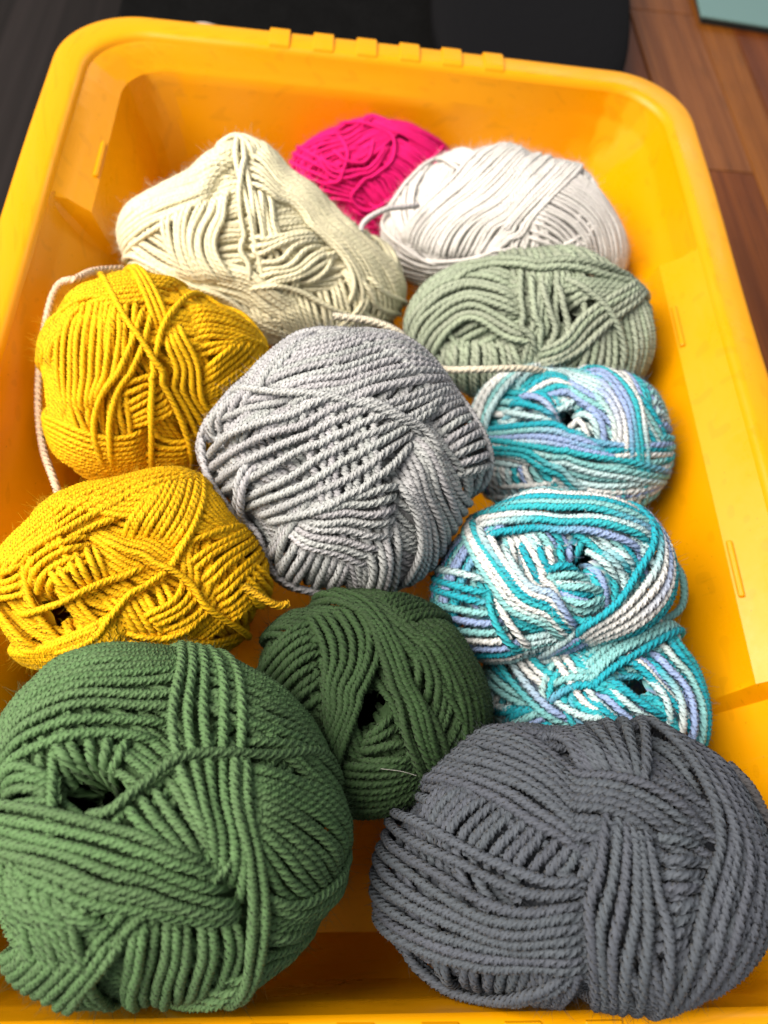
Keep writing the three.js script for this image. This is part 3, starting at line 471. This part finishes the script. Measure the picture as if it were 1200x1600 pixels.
    for (let i = 0; i <= n; i++) {
      const s = len * i / n; while (j < line.length - 2 && line[j + 1] < s) j++;
      const f = (s - line[j]) / Math.max(1e-6, line[j + 1] - line[j]), q = [raw[j][0] + (raw[j + 1][0] - raw[j][0]) * f, raw[j][1] + (raw[j + 1][1] - raw[j][1]) * f];
      const dx = raw[j + 1][0] - raw[j][0], dy = raw[j + 1][1] - raw[j][1], dl = Math.hypot(dx, dy) || 1, wv = amp * (Math.sin(s / 11 + w1) + 0.6 * Math.sin(s / 5.3 + w2)) / 45;
      q[0] -= dy / dl * wv; q[1] += dx / dl * wv; if (Math.hypot(...q) < (base ? 1.66 : 1.88)) S2.push({ q, s });
    }
    if (S2.length < 4) return;
    const c = new Float32Array(S2.length), e1 = 0.80 * r, e2 = 0.42 * r;
    S2.forEach((t, i) => { t.p = surf(...t.q); let m = -99, mb = -99; around(t.q[0], t.q[1], t.p, e1, (k, dd) => { m = Math.max(m, Hh[k] + Math.sqrt(e1 * e1 - dd)); if (dd < e2 * e2) mb = Math.max(mb, Hb[k] + Math.sqrt(e2 * e2 - dd) * 0.8); }); if (m < -90) m = 0; m = Math.max(m, Math.min(mb, m + 0.8 * r)); if (m > 4.2 * r) m = 4.2 * r + (m - 4.2 * r) * 0.5; c[i] = m + 0.12 * r; });
    const sag = ds * ds / (2 * 50) * 1.0;
    for (let it = 0; it < 60; it++) { for (let i = 1; i < c.length - 1; i++) c[i] = Math.max(c[i], (c[i - 1] + c[i + 1]) / 2 - sag); for (let i = c.length - 2; i > 0; i--) c[i] = Math.max(c[i], (c[i - 1] + c[i + 1]) / 2 - sag); }
    for (let it = 0; it < 3; it++) for (let i = 1; i < c.length - 1; i++) c[i] = (c[i - 1] + 2 * c[i] + c[i + 1]) / 4;
    if (sink) { const D = 2.4 * r * sink; S2.forEach((t, i) => { const e = Math.min(t.s - S2[0].s, S2[S2.length - 1].s - t.s) / (5.5 * r); if (e < 1 && Math.hypot(...t.q) < 1.5) c[i] -= D * (1 - e) * (1 - e); }); }
    const pts = S2.map((t, i) => { const nn = bil(Nn, t.q[0], t.q[1], 3); return [t.p[0] + nn[0] * c[i], t.p[1] + nn[1] * c[i], t.p[2] + nn[2] * c[i], t.s, 0.97 + 0.05 * Math.sin(t.s / 4 + w1) + 0.04 * Math.sin(t.s / 1.7 + w2) + (hash(i, o.seed, 77) - 0.5) * 0.05]; });
    const st = { pts, qs: S2, c, base, colour, tw: rand() * 6.28, mates: bandMates };
    strands.push(st); bandMates.push(st); return st;
  }
  const deposit = (st, G) => st.qs.forEach((t, i) => around(t.q[0], t.q[1], t.p, r, (k, dd) => { const u = Math.sqrt(r * r - dd), h = st.c[i] + u * (st.base ? 0.3 : 0.7); if (h > G[k]) G[k] = h; if (st.c[i] + u > Ht[k]) Ht[k] = st.c[i] + u; }));
  const size = d.R[0], pitch = 2 * r * (o.pack ?? 0.81);
  function band(A, B, n, base) {
    const K = 8, even = (L) => {
      const far = (a, b) => { const dx = a[0] - b[0], dy = a[1] - b[1], l = Math.hypot(dx, dy) || 1; return Math.hypot(...a) > 900 && a[0] * dx + a[1] * dy > 0 ? [[a[0] + dx / l * 380, a[1] + dy / l * 380]] : []; }, z = L.length - 1;
      const q = [...far(L[0], L[1]), ...L, ...far(L[z], L[z - 1])].map(([u, v]) => toQ(u / 1000, v / 1000)); return [...Array(K).keys()].map((i) => crom(q, i / (K - 1))); }, a = even(A), b = B && even(B);
    let m = n;
    if (!b) m = n || 1;
    else if (!n) { const w = [0.15, 0.5, 0.85].map((t) => { const p = surf(...crom(a, t)), q = surf(...crom(b, t)); return Math.hypot(p[0] - q[0], p[1] - q[1], p[2] - q[2]); }); m = Math.max(2, Math.round((0.25 * w[0] + 0.5 * w[1] + 0.25 * w[2]) / pitch) + 1); }
    Hb.fill(-99); const mates = [], order = [...Array(m).keys()];
    for (const i of order) {
      let path;
      const f = m > 1 ? (i + (rand() - 0.5) * 0.22) / (m - 1) : 0;
      const e0 = (rand() - 0.5) * 0.05, e1 = (rand() - 0.5) * 0.05;
      if (b) path = a.map((p, k) => [p[0] + (b[k][0] - p[0]) * f, p[1] + (b[k][1] - p[1]) * f]);
      else { const off = (i - (m - 1) / 2) * pitch / (size * 0.95); path = a.map((p, k) => { const g = a[Math.min(a.length - 1, k + 1)], h = a[Math.max(0, k - 1)], dx = g[0] - h[0], dy = g[1] - h[1], l = Math.hypot(dx, dy) || 1; return [p[0] - dy / l * off, p[1] + dx / l * off]; }); }
      const z = path.length - 1; path[0] = path[0].map((v, k) => v + (path[0][k] - path[1][k]) * e0 * 2); path[z] = path[z].map((v, k) => v + (path[z][k] - path[z - 1][k]) * e1 * 2);
      const st = lay(path, base, mates, o.colour(rand, i, m));
      if (st) deposit(st, Hb);
    }
    mates.forEach((st) => deposit(st, Hh));
  }
  // inner winding: one full wrap, then crossing patches
  const a0 = rand() * Math.PI, rowN = Math.ceil(2 * 1.75 * size * 0.95 / pitch / 1.0);
  const rot = (x, y, a) => [x * Math.cos(a) - y * Math.sin(a), x * Math.sin(a) + y * Math.cos(a)];
  { const mates = []; Hb.fill(-99); for (let i = 0; i < rowN; i++) { const v = -1.75 + 3.5 * i / (rowN - 1), w = Math.sqrt(Math.max(0.02, 1.95 * 1.95 - v * v)); layBase([-1, -0.5, 0, 0.5, 1].map((t) => rot(t * w, v * (1 - 0.1 * t * t), a0)), mates, o.colour(rand, i, rowN)); } mates.forEach((st) => deposit(st, Hh)); }
  for (let b = 0; b < 4; b++) {
    const a = a0 + 0.6 + b * 0.83 + rand() * 0.4, v0 = (rand() - 0.5) * 2.4, cnt = 7 + Math.floor(rand() * 5), mates = []; Hb.fill(-99);
    for (let i = 0; i < cnt; i++) { const v = v0 + (i - cnt / 2) * pitch / size, w = 1.9; if (Math.abs(v) < 1.8) layBase([-1, -0.5, 0, 0.5, 1].map((t) => rot(t * w, v * (1 - 0.25 * t * t), a)), mates, o.colour(rand, i, cnt)); }
    mates.forEach((st) => deposit(st, Hh));
  }
  for (const [A, B, n] of d.bands) band(A, B, n, false);

  // build what is not buried
  const mat = o.mat, merged = fresh(), seen = [];
  for (const st of strands) {
    const vis = st.qs.map((t, i) => { let top = 1e9; const nn = st.pts[i]; let lo = 1e9; around(t.q[0], t.q[1], t.p, 0.95 * r, (k) => { if (Ht[k] < lo) lo = Ht[k]; }); return lo < st.c[i] + 0.92 * r; });
    const runs = []; let i = 0; const L = vis.length;
    while (i < L) { if (!vis[i]) { i++; continue; } let e = i; while (e + 1 < L && (vis[e + 1] || (e + 4 < L && (vis[e + 2] || vis[e + 3])))) e++; runs.push([Math.max(0, i - 3), Math.min(L - 1, e + 3)]); i = e + 1; }
    const mr = []; for (const w of runs) { if (mr.length && w[0] <= mr[mr.length - 1][1] + (st.base ? 1 : 8)) mr[mr.length - 1][1] = w[1]; else mr.push(w); }
    if (!mr.length) continue;
    for (const run of mr) {
      const target = st.base ? merged : fresh();
      cord(target, st.pts, r, plies, (k) => st.colour(st.pts[k][3]), st.tw, [run], o.groove);
      if (!st.base) { mesh('strand', finish(target), mat, root); triangles += target.idx.length / 3; }
    }
    for (const [a, b] of mr) for (let k = a; k <= b; k += 2) seen.push([st, k]);
  }
  triangles += merged.idx.length / 3;
  tag(mesh('inner_winding', finish(merged), mat, root), null, null, null, 'stuff');
  // the ball's body under the strands
  const core = fresh(), NT = 60, NP = 84;
  for (let j = 0; j <= NT; j++) for (let i = 0; i <= NP; i++) { const th = Math.PI * j / NT, ph = Math.PI * 2 * i / NP; let p = surf(th * Math.cos(ph), th * Math.sin(ph)), dip = 0; for (const [h, w, dep] of holes) { const x = Math.hypot(p[0] - h[0], p[1] - h[1], p[2] - h[2]) / w; dip += Math.min(8, dep) * Math.exp(-Math.pow(x, 4)); } const c = o.colour(rand, 0, 1)(0), f = 1 - dip / size; core.pos.push(p[0] * f / 1000, p[1] * f / 1000, p[2] * f / 1000); core.uv.push(i / 2, j); core.col.push(...c); core.nor.push(0, 0, 1); }
  for (let j = 0; j < NT; j++) for (let i = 0; i < NP; i++) { const a = j * (NP + 1) + i, b = a + 1, c = a + NP + 1, e = c + 1, mid = surf(Math.PI * (j + 0.5) / NT * Math.cos(Math.PI * 2 * (i + 0.5) / NP), Math.PI * (j + 0.5) / NT * Math.sin(Math.PI * 2 * (i + 0.5) / NP)); if (holes.some(([h, w]) => Math.hypot(mid[0] - h[0], mid[1] - h[1], mid[2] - h[2]) < w * 1.12)) continue; core.idx.push(a, c, b, b, c, e); }
  const cg = finish(core); cg.computeVertexNormals(); mesh('core', cg, mat, root);
  // stray fibres
  const fz = fresh(), nf = o.fuzz ?? 8000;
  for (let m = 0; m < nf && seen.length; m++) {
    const [st, k] = seen[Math.floor(rand() * seen.length)], p = st.pts[k], nn = bil(Nn, st.qs[k].q[0], st.qs[k].q[1], 3), dir = [0, 1, 2].map((i) => nn[i] * (0.3 + 0.7 * rand()) + (rand() - 0.5) * 1.7), dl = Math.hypot(...dir); for (let i = 0; i < 3; i++) dir[i] /= dl;
    const len = (o.hair ?? 3.2) * (m % 3 ? 0.2 + 0.3 * rand() : 0.35 + rand()), w = 0.028 + 0.02 * rand(), bend = [rand() - 0.5, rand() - 0.5, rand() - 0.5].map((v) => v * 1.8), sx = [dir[1], -dir[0], 0.01], sl = Math.hypot(...sx), c = st.colour(p[3]), b0 = fz.pos.length / 3;
    for (let s = 0; s <= 2; s++) { const t = s / 2, ww = w * (1 - 0.7 * t); for (const e of [-1, 1]) { for (let i = 0; i < 3; i++) fz.pos.push((p[i] + dir[i] * (r * 0.8 + len * t) + bend[i] * len * 0.5 * t * t + sx[i] / sl * ww * e) / 1000); fz.nor.push(...nn); fz.uv.push(t, e); fz.col.push(Math.min(1, c[0] * 1.05 + 0.01), Math.min(1, c[1] * 1.05 + 0.01), Math.min(1, c[2] * 1.05 + 0.01)); } }
    for (let s = 0; s < 2; s++) { const a = b0 + 2 * s; fz.idx.push(a, a + 1, a + 2, a + 1, a + 3, a + 2); }
  }
  triangles += fz.idx.length / 3;
  tag(mesh('stray_fibres', finish(fz), mat, root), null, null, null, 'stuff');
  root.updateMatrixWorld();
  return root;
}
// a loose strand along points in the tub's millimetres, a part of its ball
function loose(root, name, pts, r, colour, mat, plies = 3, label) {
  const inv = root.matrixWorld.clone().invert(), P = [], K = 400; let acc = 0, last = null; const fine = [];
  for (let i = 0; i <= K; i++) { const p = crom(pts, i / K); if (last) acc += Math.hypot(p[0] - last[0], p[1] - last[1], p[2] - last[2]); last = p; fine.push([p, acc]); }
  const n = Math.max(4, Math.round(acc / (0.6 * r))); let j = 0;
  for (let i = 0; i <= n; i++) { const s = acc * i / n; while (j < K - 1 && fine[j + 1][1] < s) j++; const f = (s - fine[j][1]) / Math.max(1e-6, fine[j + 1][1] - fine[j][1]), v = new THREE.Vector3(...fine[j][0].map((a, d) => (a + (fine[j + 1][0][d] - a) * f) / 1000)).applyMatrix4(inv).multiplyScalar(1000); P.push([v.x, v.y, v.z, s]); }
  const o = fresh(); cord(o, P, r, plies, (k) => colour(P[k][3]), 0, [[0, n]]); triangles += o.idx.length / 3;
  const m = mesh(name, finish(o), mat, root); if (label) m.userData.label = label; return m;
}
const solid = (r, g, b, v = 0.07) => (rand) => { const t = 1 + (rand() - 0.5) * 2 * v, a = rand() * 6, w = 1 + (rand() - 0.5) * v; return (s) => { const m = t * (1 + 0.03 * Math.sin(s / 9 + a)); return [r * m, g * m * w, b * m]; }; };
const SHADES = [[0.02, 0.42, 0.54], [0.28, 0.62, 0.64], [0.34, 0.46, 0.76], [0.80, 0.82, 0.82], [0.04, 0.48, 0.56], [0.55, 0.76, 0.80]];
const variegated = (rand) => {
  let k = Math.floor(rand() * 6), off = rand() * 60; const seq = [], L = []; for (let i = 0; i < 12; i++) { seq.push(SHADES[k]); L.push(45 + rand() * 60); k = (k + 1 + Math.floor(rand() * 4)) % 6; }
  return (s) => { let x = s + off, i = 0; while (x > L[i] && i < 10) { x -= L[i]; i++; } const e = Math.min(1, Math.max(0, (x - L[i] + 18) / 18)), a = seq[i], b = seq[i + 1]; return [0, 1, 2].map((d) => a[d] + (b[d] - a[d]) * e); };
};
const M = { soft: yarnMat([0.5, 0.5, 0.5]), pale: yarnMat([0.9, 0.9, 0.82]), green: yarnMat([0.35, 0.5, 0.3]), warm: yarnMat([0.9, 0.6, 0.1]), pink: yarnMat([0.9, 0.15, 0.4]) };
const made = {};
const list = [
  ['pink', { pack: 0.76, name: 'yarn_ball', label: 'hot pink yarn ball at the back between the cream and white balls', colour: solid(1.0, 0.008, 0.23), mat: M.pink, groove: 0.77, plies: 3, perTurn: 7 }],
  ['white', { pack: 0.76, name: 'yarn_ball', label: 'fluffy white yarn ball in the back right corner of the tub', colour: solid(0.91, 0.885, 0.86, 0.015), mat: M.pale, groove: 0.79, plies: 3, perTurn: 7, fuzz: 18000, hair: 3.2 }],
  ['cream', { pack: 0.76, name: 'yarn_ball', label: 'pale cream yarn ball at the back left with a loose tail', colour: solid(0.98, 0.92, 0.65, 0.015), mat: M.pale, groove: 0.77, plies: 3, perTurn: 7, fuzz: 14000, hair: 3.2 }],
  ['sage', { name: 'yarn_ball', label: 'pale sage green yarn ball below the white ball', colour: solid(0.40, 0.46, 0.35), mat: M.green }],
  ['yellow', { pack: 0.78, inset: 5.2, name: 'yarn_ball', label: 'smaller yellow yarn ball against the left wall, below the cream ball', colour: solid(1.0, 0.565, 0.003, 0.015), mat: M.warm, groove: 0.77, group: 'yellow yarn balls' }],
  ['bigyellow', { pack: 0.78, inset: 5.2, name: 'yarn_ball', label: 'larger yellow yarn ball above the front green ball', colour: solid(1.0, 0.565, 0.003, 0.015), mat: M.warm, groove: 0.77, group: 'yellow yarn balls' }],
  ['grey', { name: 'yarn_ball', label: 'light grey yarn ball in the centre of the tub', colour: solid(0.49, 0.505, 0.52), mat: M.soft }],
  ['blue', { name: 'yarn_ball', label: 'variegated teal and white yarn ball just below the sage ball', colour: variegated, mat: M.soft, group: 'variegated blue yarn balls' }],
  ['bluemid', { name: 'yarn_ball', label: 'variegated teal, blue and white yarn ball in the middle of its row of three', colour: variegated, mat: M.soft, group: 'variegated blue yarn balls' }],
  ['bluefront', { name: 'yarn_ball', label: 'variegated teal and white yarn ball half hidden behind the dark grey ball', colour: variegated, mat: M.soft, group: 'variegated blue yarn balls' }],
  ['darkgreen', { name: 'yarn_ball', label: 'small dark green yarn ball between the light grey and dark grey balls', colour: solid(0.035, 0.074, 0.026), mat: M.green }],
  ['green', { name: 'yarn_ball', label: 'large medium green yarn ball with a hole, front left of the tub', colour: solid(0.118, 0.218, 0.090), mat: M.green }],
  ['charcoal', { name: 'yarn_ball', label: 'large dark grey yarn ball, front right of the tub', colour: solid(0.086, 0.100, 0.124), mat: M.soft }],
];
list.forEach(([k, o], i) => { made[k] = yarnBall(k, { seed: 100 + i * 17, ...o }); });

// ---------------------------------------------------------------- loose ends
const once = (c) => c(rng(9));
loose(made.cream, 'loose_strand', [[-106,79,-60],[-113,87,-50],[-115,97,-36],[-122,93,-36],[-126,87,-29],[-127,81,-11],[-125,77,8],[-121,75,23],[-115,77,35],[-112,75,41],[-109,69,44]], 1.6, once(solid(0.92, 0.70, 0.48)), M.pale, 3, 'peach tinted yarn tail hanging beside the smaller yellow ball');
loose(made.cream, 'loose_strand', [[-22,99,-26],[-8,99,-25],[3,97,-22],[10,91,-19],[20,87,-15],[33,93,-11],[51,93,-13],[63,87,-16],[75,77,-20]], 1.6, once(solid(0.92, 0.87, 0.68)), M.pale, 3, 'cream yarn tail between the sage and blue balls');
loose(made.white, 'loose_strand', [[14,84,-106],[8,86,-102],[-1,87,-98],[-10,86,-90],[-11,86,-79],[-6,82,-71],[2,74,-64]], 1.4, once(solid(0.94, 0.90, 0.88)), M.pale);
loose(made.bluemid, 'loose_strand', [[93,87,50],[101,81,57],[105,79,64],[104,77,73],[96,79,79],[87,83,81]], 1.5, () => [0.20, 0.44, 0.44], M.soft);
loose(made.bigyellow, 'loose_strand', [[-45,107,84],[-39,105,87],[-35,103,88],[-32,102,87]], 1.35, once(solid(0.83, 0.47, 0.01)), M.warm);
for (const p of [[[103,87,128],[106,91,135],[109,91,143],[114,89,152]], [[106,85,131],[107,89,140],[109,89,150],[116,85,157]], [[105,83,140],[107,87,149],[111,87,155],[118,83,162]], [[101,89,155],[104,93,158],[111,91,157]]]) loose(made.charcoal, 'loose_strand', p, 1.85, once(solid(0.13, 0.13, 0.135)), M.soft);
loose(made.darkgreen, 'loose_fibre', [[-5,103,133],[0,106,134],[4,106,135]], 0.09, () => [0.6, 0.6, 0.55], M.soft, 3);
console.log('yarn triangles', triangles);
renderer.render(scene, camera);
